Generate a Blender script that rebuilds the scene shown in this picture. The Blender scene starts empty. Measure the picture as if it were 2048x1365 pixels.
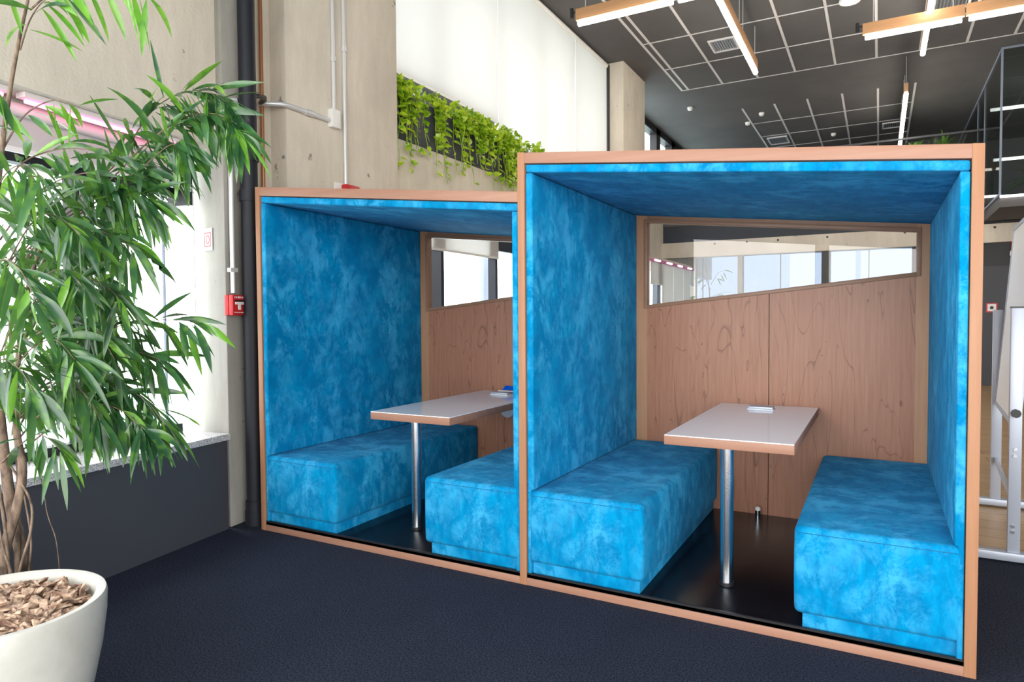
import bpy, bmesh, math, random
from mathutils import Vector, Matrix
random.seed(7)
PI = math.pi
sc = bpy.context.scene
C = sc.collection

# ------------------------------------------------------------------ camera
CAM = Vector((1.5279, -2.8449, 1.30))
YAW, PITCH, ROLL, FPX = math.radians(-28.7807), math.radians(-1.9326), math.radians(-0.388), 1335.4
fw = Vector((math.sin(YAW)*math.cos(PITCH), math.cos(YAW)*math.cos(PITCH), math.sin(PITCH)))
rt = Vector((math.cos(YAW), -math.sin(YAW), 0)); up = rt.cross(fw)
r2 = math.cos(ROLL)*rt + math.sin(ROLL)*up
u2 = -math.sin(ROLL)*rt + math.cos(ROLL)*up
cd = bpy.data.cameras.new('camera'); cam = bpy.data.objects.new('camera', cd); C.objects.link(cam)
cam.matrix_world = Matrix(((r2.x, u2.x, -fw.x, CAM.x), (r2.y, u2.y, -fw.y, CAM.y), (r2.z, u2.z, -fw.z, CAM.z), (0, 0, 0, 1)))
cd.sensor_width = 36; cd.lens = 36*FPX/2048; cd.clip_start = 0.05; cd.clip_end = 3000
cd.dof.use_dof = True; cd.dof.focus_distance = 3.6; cd.dof.aperture_fstop = 5.6
sc.camera = cam
def at(px, py, d):            # point on a pixel's ray, d metres deep
    return CAM + d*(fw + r2*(px-1024)/FPX - u2*(py-682.5)/FPX)

# ------------------------------------------------------------------ world, light, exposure
w = bpy.data.worlds.new('world'); sc.world = w; w.use_nodes = True
nt = w.node_tree; nt.nodes.clear()
wo = nt.nodes.new('ShaderNodeOutputWorld'); bg = nt.nodes.new('ShaderNodeBackground')
tc = nt.nodes.new('ShaderNodeTexCoord'); sep = nt.nodes.new('ShaderNodeSeparateXYZ'); cr = nt.nodes.new('ShaderNodeValToRGB')
cr.color_ramp.elements[0].position = 0.0; cr.color_ramp.elements[0].color = (1, .985, .955, 1)
cr.color_ramp.elements[1].position = 0.6; cr.color_ramp.elements[1].color = (.97, .98, 1.0, 1)
nt.links.new(tc.outputs['Generated'], sep.inputs[0]); nt.links.new(sep.outputs['Z'], cr.inputs[0])
nt.links.new(cr.outputs[0], bg.inputs[0]); nt.links.new(bg.outputs[0], wo.inputs[0])
bg.inputs[1].default_value = 6.3
vs = sc.view_settings
vs.view_transform = 'Standard'; vs.look = 'None'; vs.gamma = 1; vs.use_curve_mapping = False
vs.exposure = 0.35
def portal(loc, rot, sx, sy):
    l = bpy.data.lights.new('window_portal', 'AREA'); l.shape = 'RECTANGLE'; l.size = sx; l.size_y = sy
    l.cycles.is_portal = True
    o = bpy.data.objects.new('window_portal', l); o.location = loc; o.rotation_euler = rot; C.objects.link(o)
portal((2.35, -6.02, 2.2), (PI/2, 0, 0), 9.3, 4.2)            # window wall behind the camera
portal((7.02, -4.4, 1.45), (PI/2, 0, PI/2), 3.6, 2.7)
portal((-2.014+.1558*3.1-.9878*.7, -.08-.9878*3.1-.1558*.7, 2.7), (PI/2, 0, -math.radians(81.04)), 6.4, 4.3)   # left windows with the added opening out of view

# ------------------------------------------------------------------ materials
def mat(name, col=(.5, .5, .5), rough=.6, metal=0, spec=.5, **kw):
    m = bpy.data.materials.new(name); m.use_nodes = True
    b = m.node_tree.nodes['Principled BSDF']
    b.inputs['Base Color'].default_value = (*col, 1); b.inputs['Roughness'].default_value = rough
    b.inputs['Metallic'].default_value = metal; b.inputs['Specular IOR Level'].default_value = spec
    for k, v in kw.items(): b.inputs[k.replace('_', ' ')].default_value = v
    m['b'] = 0
    return m
def nodes(m): return m.node_tree, m.node_tree.nodes['Principled BSDF']
def noise(t, scale, vec=None, detail=4, rough=.55, dist=0, lo=.35, hi=.65):
    n = t.nodes.new('ShaderNodeTexNoise'); n.inputs['Scale'].default_value = scale; n.inputs['Detail'].default_value = detail
    n.inputs['Roughness'].default_value = rough; n.inputs['Distortion'].default_value = dist
    if vec: t.links.new(vec, n.inputs['Vector'])
    r = t.nodes.new('ShaderNodeMapRange'); r.inputs[1].default_value = lo; r.inputs[2].default_value = hi
    t.links.new(n.outputs['Fac'], r.inputs[0]); return r.outputs[0]
def coords(t, scale=(1, 1, 1), geo=False):
    c = t.nodes.new('ShaderNodeTexCoord'); mp = t.nodes.new('ShaderNodeMapping'); mp.inputs['Scale'].default_value = scale
    t.links.new(c.outputs['Object'], mp.inputs[0]); return mp.outputs[0]
def mixc(t, fac, a, b, mode='MIX'):
    n = t.nodes.new('ShaderNodeMix'); n.data_type = 'RGBA'; n.blend_type = mode
    def put(s, v):
        if isinstance(v, tuple): s.default_value = (*v[:3], 1)
        else: t.links.new(v, s)
    if isinstance(fac, (int, float)): n.inputs[0].default_value = fac
    else: t.links.new(fac, n.inputs[0])
    put(n.inputs[6], a); put(n.inputs[7], b); return n.outputs[2]
def mul(t, a, k):
    n = t.nodes.new('ShaderNodeMath'); n.operation = 'MULTIPLY'; t.links.new(a, n.inputs[0])
    if isinstance(k, (int, float)): n.inputs[1].default_value = k
    else: t.links.new(k, n.inputs[1])
    return n.outputs[0]
def bump(t, b, h, st=.3, d=.002):
    n = t.nodes.new('ShaderNodeBump'); n.inputs['Strength'].default_value = st; n.inputs['Distance'].default_value = d
    t.links.new(h, n.inputs['Height']); t.links.new(n.outputs[0], b.inputs['Normal'])

def velvet():
    m = mat('blue_velvet', (0, .2, .5), .85, spec=.2); t, b = nodes(m)
    v = coords(t, (1, 1, 1)); big = noise(t, 2.6, v, 4, .6, .5, .36, .60)
    brush = noise(t, 6.5, coords(t, (1, 1.3, .8)), 10, .78, .35, .45, .57)
    st = noise(t, 8, coords(t, (2.2, 1, 1)), 6, .65, .4, .42, .62)
    patch = mul(t, big, brush)
    c = mixc(t, st, (.000, .165, .375), (.000, .235, .480))
    c = mixc(t, mul(t, patch, .62), c, (.072, .45, .76))
    t.links.new(c, b.inputs['Base Color'])
    b.inputs['Sheen Weight'].default_value = .10; b.inputs['Specular IOR Level'].default_value = .05; b.inputs['Sheen Roughness'].default_value = .45
    b.inputs['Sheen Tint'].default_value = (.3, .7, 1, 1)
    bump(t, b, brush, .12, .002); return m
def wood(name, axis, a, bb, dark, rough=.45, s=18):
    m = mat(name, a, rough, spec=.35); t, b = nodes(m)
    sca = [s, s, s]; sca['xyz'.index(axis)] = .8
    v = coords(t, tuple(sca)); g = noise(t, 3.0, v, 6, .65, .3, .3, .7)
    v2 = coords(t, tuple(x*.25 if x > 1 else .3 for x in sca)); l = noise(t, 2, v2, 3, .5, .8, .35, .65)
    c = mixc(t, g, a, bb); c = mixc(t, mul(t, l, .35), c, dark)
    t.links.new(c, b.inputs['Base Color']); return m
def ply():
    m = mat('brown_veneer', (.4, .25, .17), .36, spec=.3); t, b = nodes(m)
    v = coords(t, (22, 22, 1.0)); g = noise(t, 3, v, 6, .65, .2, .3, .7)
    c = mixc(t, g, (.30, .132, .080), (.385, .192, .122))
    v2 = coords(t, (2.3, 2.3, .42))
    n = t.nodes.new('ShaderNodeTexNoise'); n.inputs['Scale'].default_value = 1.9; n.inputs['Detail'].default_value = 2.5; n.inputs['Distortion'].default_value = .7
    t.links.new(v2, n.inputs['Vector'])
    x = t.nodes.new('ShaderNodeMath'); x.operation = 'MULTIPLY'; x.inputs[1].default_value = 7; t.links.new(n.outputs['Fac'], x.inputs[0])
    f = t.nodes.new('ShaderNodeMath'); f.operation = 'FRACT'; t.links.new(x.outputs[0], f.inputs[0])
    r = t.nodes.new('ShaderNodeValToRGB'); e = r.color_ramp.elements
    e[0].position = .0; e[0].color = (.55, .55, .55, 1); e[1].position = .07; e[1].color = (0, 0, 0, 1)
    t.links.new(f.outputs[0], r.inputs[0])
    br = noise(t, 2.2, coords(t, (1, 1, .5)), 3, .6, 0, .36, .52)
    c = mixc(t, mul(t, r.outputs[0], br), c, (.08, .03, .02))
    sp = noise(t, 26, coords(t, (1, 1, .6)), 2, .5, 0, .70, .78)
    c = mixc(t, sp, c, (.10, .05, .03))
    t.links.new(c, b.inputs['Base Color']); return m
def concrete(name, a=(.78, .71, .60), bb=(.62, .56, .47), dk=(.36, .33, .29), holes=True):
    m = mat(name, a, .85, spec=.2); t, b = nodes(m)
    v = coords(t, (1, 1, .45)); g = noise(t, 1.6, v, 6, .6, .6, .35, .7); h = noise(t, 14, coords(t, (1, 1, .2)), 6, .7, .2, .35, .75)
    c = mixc(t, g, a, bb); c = mixc(t, mul(t, h, .25), c, dk)
    pit = noise(t, 9, coords(t), 3, .5, 0, .70, .74)
    c = mixc(t, mul(t, pit, .7), c, (.12, .11, .10))
    t.links.new(c, b.inputs['Base Color']); bump(t, b, noise(t, 60, coords(t), 5, .7), .25, .004); return m
def carpet():
    m = mat('navy_carpet', (.03, .035, .05), .95, spec=.1); t, b = nodes(m)
    v = coords(t); a = noise(t, 130, v, 3, .7, 0, .38, .62); l = noise(t, 2.2, v, 3, .5, 0, .3, .7)
    c = mixc(t, a, (.010, .012, .021), (.044, .053, .084)); c = mixc(t, mul(t, l, .25), c, (.012, .014, .024))
    t.links.new(c, b.inputs['Base Color']); bump(t, b, a, .6, .004); return m
def planks():
    m = mat('oak_planks', (.4, .27, .15), .35); t, b = nodes(m)
    br = t.nodes.new('ShaderNodeTexBrick'); t.links.new(coords(t, (1, 1, 1)), br.inputs['Vector'])
    br.inputs['Color1'].default_value = (.56, .37, .20, 1); br.inputs['Color2'].default_value = (.45, .29, .155, 1)
    br.inputs['Mortar'].default_value = (.13, .08, .05, 1); br.inputs['Scale'].default_value = 1; br.inputs['Mortar Size'].default_value = .004
    br.inputs['Brick Width'].default_value = 1.2; br.inputs['Row Height'].default_value = .19
    g = noise(t, 3, coords(t, (1.5, 18, 1)), 5, .6, .4, .3, .7)
    t.links.new(mixc(t, mul(t, g, .4), br.outputs['Color'], (.2, .12, .065)), b.inputs['Base Color']); return m
def granite():
    m = mat('granite', (.6, .6, .6), .3); t, b = nodes(m)
    t.links.new(mixc(t, noise(t, 140, coords(t), 3, .7, 0, .4, .6), (.25, .25, .26), (.78, .78, .79)), b.inputs['Base Color']); return m
def leafmat(name, a, bb, cc):
    m = mat(name, a, .27, spec=.7); t, b = nodes(m)
    oi = noise(t, 7, coords(t), 2, .5, 0, .35, .65)
    c = mixc(t, oi, a, bb); c = mixc(t, noise(t, 23, coords(t), 1, .5, 0, .5, .7), c, cc)
    t.links.new(c, b.inputs['Base Color'])
    tr = t.nodes.new('ShaderNodeBsdfTranslucent'); t.links.new(mixc(t, .5, c, (.25, .5, .06)), tr.inputs[0])
    ms = t.nodes.new('ShaderNodeMixShader'); ms.inputs[0].default_value = .30
    out = t.nodes['Material Output']; t.links.new(b.outputs[0], ms.inputs[1]); t.links.new(tr.outputs[0], ms.inputs[2]); t.links.new(ms.outputs[0], out.inputs[0])
    return m
def glass(name, tint=(1, 1, 1), refl=1.0):
    m = bpy.data.materials.new(name); m.use_nodes = True; t = m.node_tree; t.nodes.clear()
    o = t.nodes.new('ShaderNodeOutputMaterial'); tr = t.nodes.new('ShaderNodeBsdfTransparent'); gl = t.nodes.new('ShaderNodeBsdfGlossy')
    tr.inputs[0].default_value = (*tint, 1); gl.inputs['Roughness'].default_value = .0
    fr = t.nodes.new('ShaderNodeLayerWeight'); fr.inputs[0].default_value = .5; ms = t.nodes.new('ShaderNodeMixShader')
    pw = t.nodes.new('ShaderNodeMath'); pw.operation = 'POWER'; pw.inputs[1].default_value = 5; t.links.new(fr.outputs['Facing'], pw.inputs[0])
    k = t.nodes.new('ShaderNodeMath'); k.operation = 'MULTIPLY_ADD'; k.inputs[1].default_value = .9*refl; k.inputs[2].default_value = .04*refl
    t.links.new(pw.outputs[0], k.inputs[0]); t.links.new(k.outputs[0], ms.inputs[0]); t.links.new(tr.outputs[0], ms.inputs[1]); t.links.new(gl.outputs[0], ms.inputs[2]); t.links.new(ms.outputs[0], o.inputs[0])
    return m
def fabric_blind(name, k=.75):
    m = bpy.data.materials.new(name); m.use_nodes = True; t = m.node_tree; t.nodes.clear()
    o = t.nodes.new('ShaderNodeOutputMaterial'); tr = t.nodes.new('ShaderNodeBsdfTranslucent'); df = t.nodes.new('ShaderNodeBsdfDiffuse')
    tr.inputs[0].default_value = (k, k, k*.99, 1); df.inputs[0].default_value = (.85, .84, .82, 1)
    ms = t.nodes.new('ShaderNodeMixShader'); ms.inputs[0].default_value = .5
    t.links.new(df.outputs[0], ms.inputs[1]); t.links.new(tr.outputs[0], ms.inputs[2]); t.links.new(ms.outputs[0], o.inputs[0]); return m
def emit(name, col, s):
    m = bpy.data.materials.new(name); m.use_nodes = True; t = m.node_tree; t.nodes.clear()
    o = t.nodes.new('ShaderNodeOutputMaterial'); e = t.nodes.new('ShaderNodeEmission'); e.inputs[0].default_value = (*col, 1); e.inputs[1].default_value = s
    t.links.new(e.outputs[0], o.inputs[0]); return m

M = dict(
    velvet=velvet(),
    seam=mat('velvet_seam', (.0, .12, .27), .9),
    woodv=wood('beech_upright', 'z', (.345, .165, .085), (.395, .21, .120), (.27, .115, .056)),
    woodx=wood('beech_rail', 'x', (.315, .160, .106), (.36, .200, .140), (.255, .118, .073)),
    woody=wood('beech_edge', 'y', (.60, .335, .185), (.66, .39, .235), (.50, .25, .13)),
    stile=wood('veneer_stile', 'z', (.38, .205, .115), (.46, .265, .155), (.30, .15, .08), .4),
    railx=wood('veneer_rail', 'x', (.27, .15, .095), (.33, .19, .12), (.20, .10, .06), .4),
    ply=ply(),
    black_lam=mat('black_laminate', (.010, .010, .012), .26, spec=.3),
    white_lam=mat('white_laminate', (.93, .96, 1.0), .10, spec=.8),
    chrome=mat('brushed_steel', (.72, .74, .77), .22, 1),
    black=mat('black_plastic', (.012, .012, .014), .45),
    conc=concrete('board_marked_concrete'),
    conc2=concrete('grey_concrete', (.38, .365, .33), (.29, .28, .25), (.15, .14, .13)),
    carpet=carpet(), planks=planks(), granite=granite(),
    dado=mat('charcoal_paint', (.055, .058, .070), .55),
    ceil=mat('ceiling_paint', (.115, .110, .115), .7, spec=.2),
    dark=mat('dark_paint', (.035, .037, .042), .6),
    track=mat('track_white', (.75, .73, .75), .5),
    frame=mat('window_frame_black', (.014, .014, .018), .45),
    mull=mat('mullion_blue_grey', (.22, .26, .34), .5),
    pipe=mat('black_pvc_pipe', (.010, .012, .018), .5, spec=.3),
    copper=mat('copper_pipe', (.45, .20, .10), .4, .6),
    conduit=mat('galvanised_conduit', (.72, .73, .74), .35, .35),
    red=mat('red_enamel', (.55, .018, .022), .4),
    white=mat('white_plastic', (.82, .82, .80), .4),
    redprint=mat('red_print', (.62, .06, .08), .6),
    glass=glass('clear_glass'), dimglass=glass('dimming_glass', (.76, .77, .78)), pinkh=mat('glow_tinted_housing', (.62, .14, .30), .5), tint=glass('tinted_glass', (.235, .272, .328), .8), greyglass=glass('partition_glass', (.80, .84, .83), 1.0),  # near window pane tint added to cut daylight on the corner column
    boothglass=glass('booth_glass', (.97, .97, .97), .8),
    blind=fabric_blind('white_roller_blind', .62), blindf=fabric_blind('grey_white_blind', .50),
    pinkbox=mat('blind_cassette', (.80, .72, .72), .5),
    tube=emit('lamp_tube', (1, .93, .80), 26), pink=emit('pink_led', (1, .22, .46), 3.5), pinkw=emit('pink_white_led', (1, .72, .82), 5),
    led=emit('white_led', (1, 1, .98), 3),
    lampwood=wood('lamp_oak', 'x', (.50, .27, .13), (.58, .33, .17), (.42, .2, .09)),
    lampwoody=wood('lamp_oak_y', 'y', (.50, .27, .13), (.58, .33, .17), (.42, .2, .09)),
    pot=mat('pot_glaze', (.66, .65, .59), .42, spec=.4),
    chip=mat('bark_chip', (.3, .17, .1), .85),
    bark=mat('fig_bark', (.28, .2, .14), .85),
    leaf=leafmat('fig_leaf', (.018, .075, .034), (.045, .145, .048), (.09, .22, .035)),
    leaf2=leafmat('pothos_leaf', (.34, .56, .02), (.62, .76, .05), (.14, .34, .02)),
    silver=mat('aluminium', (.40, .44, .52), .38, .3),
    board=mat('board_back', (.78, .77, .77), .35),
    bluewrap=mat('blue_wrapper', (.0, .10, .62), .25),
    far=mat('far_ground', (.5, .55, .5), .9),
)
def tweak():
    t, b = nodes(M['chip']); n = noise(t, 42, coords(t), 2, .6, 0, .38, .62)
    t.links.new(mixc(t, n, (.16, .085, .055), (.66, .47, .34)), b.inputs['Base Color'])
    t, b = nodes(M['bark']); n = noise(t, 40, coords(t, (1, 1, .4)), 4, .6, 0, .35, .65)
    t.links.new(mixc(t, n, (.085, .055, .040), (.27, .19, .135)), b.inputs['Base Color']); bump(t, b, n, .4, .003)
    t, b = nodes(M['pot']); n = noise(t, 6, coords(t), 4, .6, 0, .35, .7)
    t.links.new(mixc(t, n, (.62, .61, .555), (.50, .49, .44)), b.inputs['Base Color'])
    t, b = nodes(M['ceil']); n = noise(t, 1.2, coords(t), 3, .6, 0, .35, .7)
    t.links.new(mixc(t, n, (.115, .109, .111), (.135, .129, .130)), b.inputs['Base Color'])
    t, b = nodes(M['black_lam']); n = noise(t, 3, coords(t), 3, .6, 0, .35, .7)
    t.links.new(mixc(t, n, (.004, .004, .006), (.007, .0065, .009)), b.inputs['Base Color'])
    t, b = nodes(M['far']); n = noise(t, .05, coords(t), 6, .7, 0, .42, .58)
    t.links.new(mixc(t, n, (.30, .50, .44), (.80, .86, .90)), b.inputs['Base Color'])
tweak()

# ------------------------------------------------------------------ mesh helpers
class MB:
    def __init__(s): s.v = []; s.f = []
    def add(s, vs_, fs):
        n = len(s.v); s.v += [tuple(p) for p in vs_]; s.f += [tuple(i+n for i in f) for f in fs]; return s
    def box(s, x0, y0, z0, x1, y1, z1):
        return s.hexa([(x0, y0, z0), (x1, y0, z0), (x1, y1, z0), (x0, y1, z0), (x0, y0, z1), (x1, y0, z1), (x1, y1, z1), (x0, y1, z1)])
    def hexa(s, p): return s.add(p, [(0, 3, 2, 1), (4, 5, 6, 7), (0, 1, 5, 4), (1, 2, 6, 5), (2, 3, 7, 6), (3, 0, 4, 7)])
    def prism_y(s, pts, y0, y1):      # outline in x,z
        n = len(pts); v = [(x, y0, z) for x, z in pts]+[(x, y1, z) for x, z in pts]
        return s.add(v, [tuple(range(n)), tuple(range(2*n-1, n-1, -1))]+[(i, i+n, (i+1) % n+n, (i+1) % n) for i in range(n)])
    def prism_z(s, pts, z0, z1):
        n = len(pts); v = [(x, y, z0) for x, y in pts]+[(x, y, z1) for x, y in pts]
        return s.add(v, [tuple(range(n-1, -1, -1)), tuple(range(n, 2*n))]+[(i, (i+1) % n, (i+1) % n+n, i+n) for i in range(n)])
    def tube(s, pts, rad, n=10):
        pts = [Vector(p) for p in pts]; rs = rad if isinstance(rad, (list, tuple)) else [rad]*len(pts)
        base = len(s.v); ref = None
        for i, p in enumerate(pts):
            d = (pts[min(i+1, len(pts)-1)]-pts[max(i-1, 0)]).normalized()
            if ref is None:
                ref = d.cross(Vector((0, 0, 1)) if abs(d.z) < .9 else Vector((1, 0, 0))).normalized()
            a = (ref - d*ref.dot(d)).normalized(); b = d.cross(a); ref = a
            for k in range(n):
                t = 2*PI*k/n; s.v.append(tuple(p+(a*math.cos(t)+b*math.sin(t))*rs[i]))
        for i in range(len(pts)-1):
            for k in range(n):
                k2 = (k+1) % n; s.f.append((base+i*n+k, base+i*n+k2, base+(i+1)*n+k2, base+(i+1)*n+k))
        s.f.append(tuple(base+k for k in range(n-1, -1, -1))); e = base+(len(pts)-1)*n
        s.f.append(tuple(e+k for k in range(n))); return s
    def lathe(s, prof, c=(0, 0, 0), n=48):
        base = len(s.v)
        for r, z in prof:
            for k in range(n):
                t = 2*PI*k/n; s.v.append((c[0]+r*math.cos(t), c[1]+r*math.sin(t), c[2]+z))
        for i in range(len(prof)-1):
            for k in range(n):
                k2 = (k+1) % n; s.f.append((base+i*n+k, base+i*n+k2, base+(i+1)*n+k2, base+(i+1)*n+k))
        return s
    def build(s, name, m, parent=None, bevel=0, seg=2, smooth=False, loc=None):
        me = bpy.data.meshes.new(name); me.from_pydata(s.v, [], s.f); me.materials.append(m if not isinstance(m, str) else M[m])
        bm = bmesh.new(); bm.from_mesh(me); bmesh.ops.recalc_face_normals(bm, faces=bm.faces)
        if bevel: bmesh.ops.bevel(bm, geom=list(bm.edges), offset=bevel, segments=seg, profile=.5, affect='EDGES', clamp_overlap=True)
        bm.to_mesh(me); bm.free()
        if smooth or bevel:
            for p in me.polygons: p.use_smooth = True
            me.set_sharp_from_angle(angle=math.radians(40))
        o = bpy.data.objects.new(name, me); C.objects.link(o)
        if parent: o.parent = parent
        if loc: o.location = loc
        return o
def tag(o, label, cat, group=None, kind=None):
    o['label'] = label; o['category'] = cat
    if group: o['group'] = group
    if kind: o['kind'] = kind
    return o
def thing(name, label, cat, loc=(0, 0, 0), group=None):
    o = bpy.data.objects.new(name, None); C.objects.link(o); o.location = loc; o.empty_display_size = .1
    return tag(o, label, cat, group)
def struct(name, mb, m):
    o = mb.build(name, m); o['kind'] = 'structure'; return o
def B(*a): return MB().box(*a)
def glazing_plane(corners):   # thin closed pane from four corners, 6 mm thick
    a, b, c, d = [Vector(p) for p in corners]; n = (b-a).cross(d-a).normalized()*.006
    return MB().hexa([a, b, c, d, a+n, b+n, c+n, d+n])

# ------------------------------------------------------------------ room shell
CEIL = 5.536
struct('floor', B(-2.6, -6.2, -.10, 7.2, 1.49, 0), 'carpet')
struct('floor', B(-2.9, 1.49, -.10, 7.2, 12.4, -.001), 'planks')
struct('ceiling', B(-3.2, -6.2, CEIL, 7.2, 17.3, CEIL+.2), 'ceil')
struct('wall_right', MB().box(7.0, 1.2, 0, 7.2, 17.3, CEIL).box(7.0, -6.2, 0, 7.2, 1.2, .1).box(7.0, -6.2, 2.8, 7.2, 1.2, CEIL).box(7.0, -2.6, .1, 7.2, 1.2, 2.8), 'white')
struct('wall_back', MB().box(-2.3, -6.2, 0, 7.0, -6.0, .1).box(-2.3, -6.2, 4.3, 7.0, -6.0, CEIL).box(.6, -6.2, .1, .8, -6.0, 4.3).box(3.7, -6.2, .1, 3.9, -6.0, 4.3), 'conc')
# ground and city far below the tower
struct('ground', B(-900, -300, -90, 100, 1500, -89.5), 'far')

# near left facade, slightly turned: s runs away from the camera along it, q into the room
O = Vector((-2.014, -.08, 0)); U = Vector((-.1558, .9878, 0)); N = Vector((.9878, .1558, 0))
def fp(s, q, z): return O + U*s + N*q + Vector((0, 0, z))
def fbox(mb, s0, s1, q0, q1, z0, z1):
    return mb.hexa([fp(s0, q0, z0), fp(s1, q0, z0), fp(s1, q1, z0), fp(s0, q1, z0), fp(s0, q0, z1), fp(s1, q0, z1), fp(s1, q1, z1), fp(s0, q1, z1)])
S0 = -6.1
struct('wall_left', fbox(MB(), S0, -.002, -.42, 0, 0, .56), 'dado')
struct('trim_2', fbox(MB(), S0, .005, -.42, .018, .56, .597), 'granite')
struct('wall_left', fbox(fbox(MB(), -2.1, -.035, -.62, 0, 2.35, CEIL), S0, -2.1, -.62, 0, 5.0, CEIL), 'conc')  # out-of-view end left open above the window, added to bring in daylight
# window frame and panes of the near left window
GQ = -.385
w1 = fbox(MB(), S0, .0, GQ-.04, GQ+.03, .597, .645)
fbox(w1, S0, .0, GQ-.04, GQ+.03, 2.09, 2.35)
fbox(w1, -.03, 0, GQ-.02, GQ+.16, 2.02, 2.35)
for s in (-1.70, -2.95, -4.2): fbox(w1, s, s+.07, GQ-.03, GQ+.03, .6, 2.1)
fbox(w1, -.71, -.675, GQ-.03, GQ+.05, .62, 2.2)
w1o = struct('window_1', w1, 'frame')
j = MB()
for s in (-.46, -.10, -2.3, -3.6): fbox(j, s, s+.008, GQ-.004, GQ+.012, .64, 2.1)
j.build('joint', 'mull', w1o)
fbox(MB(), S0, 0, GQ, GQ+.006, .64, 2.1).build('pane', 'dimglass', w1o)
fbox(MB(), -.66, -.60, GQ-.03, GQ+.02, 1.6, 2.1).build('bracket', 'pinkbox', w1o)
# blind with pink light above it
bl = thing('roller_blind', 'white roller blind half lowered under pink light in the window behind the tall plant', 'blind', tuple(fp(-2, -.2, 2.1)))
def rel(mb, o): mb.v = [tuple(Vector(p)-Vector(o)) for p in mb.v]; return mb
bo = fp(-2, -.2, 2.1)
rel(fbox(MB(), -2.1, -.04, -.212, -.206, 2.12, 2.30), bo).build('fabric', 'blind', bl)
rel(MB().tube([fp(-2.1, -.19, 2.30), fp(-.05, -.19, 2.30)], .032, 14), bo).build('roller_tube', 'pinkbox', bl, smooth=True)
rel(fbox(MB(), -2.1, -.04, -.216, -.200, 2.10, 2.125), bo).build('bottom_bar', 'white', bl)
rel(MB().tube([fp(-.06, -.17, 2.28), fp(-.06, -.17, 1.1)], .003, 6), bo).build('chain', 'white', bl)
for k, (a, b) in enumerate(((-1.14, -.20), (-2.08, -1.20))):
    l = thing('led_batten', ['pink light batten over the window nearest the corner column', 'pink light batten over the window above the plant', 'pink light batten over the window at the picture edge'][k], 'light', tuple(fp(a, -.08, 2.33)), 'pink battens over the near window')
    lo = fp(a, -.08, 2.33)
    rel(fbox(MB(), a, b, -.11, -.05, 2.325, 2.349), lo).build('housing', 'pinkbox', l)
    rel(MB().tube([fp(a+.02, -.08, 2.313), fp(b-.02, -.08, 2.313)], .011, 8), lo).build('tube', 'pink', l, smooth=True)

# concrete columns
def column(name, pts, z1, m, label, z0=0):
    return tag(MB().prism_z(pts, z0, z1).build(name, m, bevel=.012, seg=2), label, 'column')
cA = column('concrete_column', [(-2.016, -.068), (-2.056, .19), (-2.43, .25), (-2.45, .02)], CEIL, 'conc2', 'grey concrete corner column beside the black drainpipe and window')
cB = column('concrete_column', [(-2.2, .613), (-2.2, 1.881), (-2.62, 1.881), (-2.62, .55), (-2.362, .613)], CEIL, 'conc', 'broad raw concrete column behind the smaller booth carrying two conduits')
cC = column('concrete_column', [(-2.2, 7.82), (-2.2, 8.973), (-2.95, 8.973), (-2.95, 7.82)], CEIL, 'conc', 'far concrete column past the white roller blinds')
struct('wall_left', MB().box(-2.62, .22, 0, -2.36, .62, CEIL), 'conc')
# facade behind the booths
struct('wall_left', MB().box(-2.62, 1.88, 0, -2.35, 7.82, .60), 'dado')
struct('wall_left', MB().box(-2.62, 1.88, 2.36, -2.30, 7.82, 2.935), 'conc')
struct('wall_left', MB().box(-2.95, 8.97, 0, -2.15, 12.3, .6).box(-3.05, 8.97, 2.37, -2.80, 12.3, 4.1).box(-2.8, 8.97, 2.37, -2.14, 12.3, 2.44).box(-3.05, 12.3, 2.4, -2.8, 17.3, 4.1), 'conc')
# lower windows behind the booths
w2 = MB().box(-2.58, 1.88, .6, -2.52, 7.82, .66).box(-2.58, 4.14, 2.12, -2.52, 7.82, 2.36)
for y in (2.77, 3.90, 5.3, 6.6): w2.box(-2.64, y+.17, .6, -2.50, y+.24, 2.36)
w2o = struct('window_2', w2, 'frame')
m_ = MB()
for y in (2.77, 3.90, 5.3, 6.6): m_.box(-2.60, y, .6, -2.49, y+.17, 2.36)
m_.build('mullion', 'mull', w2o)
B(-2.556, 1.88, .66, -2.55, 7.82, 2.12).build('pane', 'glass', w2o)
def blind(y0, y1, z0, z1, x, label, tube=True):
    b = thing('roller_blind', label, 'blind', (x, (y0+y1)/2, z1), 'white roller blinds on the left windows')
    h = (y1-y0)/2; d = z0-z1
    B(-.003, -h, d, .003, h, 0).build('fabric', 'blind' if y1 < 8.5 else 'blindf', b)
    B(-.010, -h, d-.012, .010, h, d+.012).build('bottom_bar', 'white', b)
    if tube: MB().tube([(-.01, -h, .0), (-.01, h, .0)], .042, 16).build('roller_tube', 'white', b, smooth=True)
    return b
blind(1.90, 4.11, 2.02, 2.34, -2.47, 'short white blind seen through the window of the smaller booth')
# upper windows: planter, blinds, frames
w3 = MB().box(-2.66, 1.88, 5.42, -2.56, 7.82, CEIL).box(-2.66, 1.88, 2.93, -2.60, 7.82, 3.05).box(-2.54, 7.755, 2.93, -2.44, 7.82, 5.5)
for y in (2.91, 4.15, 5.30, 6.44): w3.box(-2.66, y-.02, 2.93, -2.60, y+.02, 5.5)
w3o = struct('window_3', w3, 'frame')
B(-2.632, 1.88, 3.05, -2.626, 7.82, 5.42).build('pane', 'glass', w3o)
B(-2.60, 1.88, 3.42, -2.53, 4.15, 3.66).build('transom', 'frame', w3o)
blind(1.90, 4.125, 3.625, 5.475, -2.47, 'nearest upper white roller blind above the trailing plants')
blind(4.135, 6.43, 3.02, 5.475, -2.47, 'long middle upper roller blind reaching down behind the planter')
blind(6.45, 7.74, 3.02, 5.475, -2.47, 'narrow upper roller blind beside the far concrete column')
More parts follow.
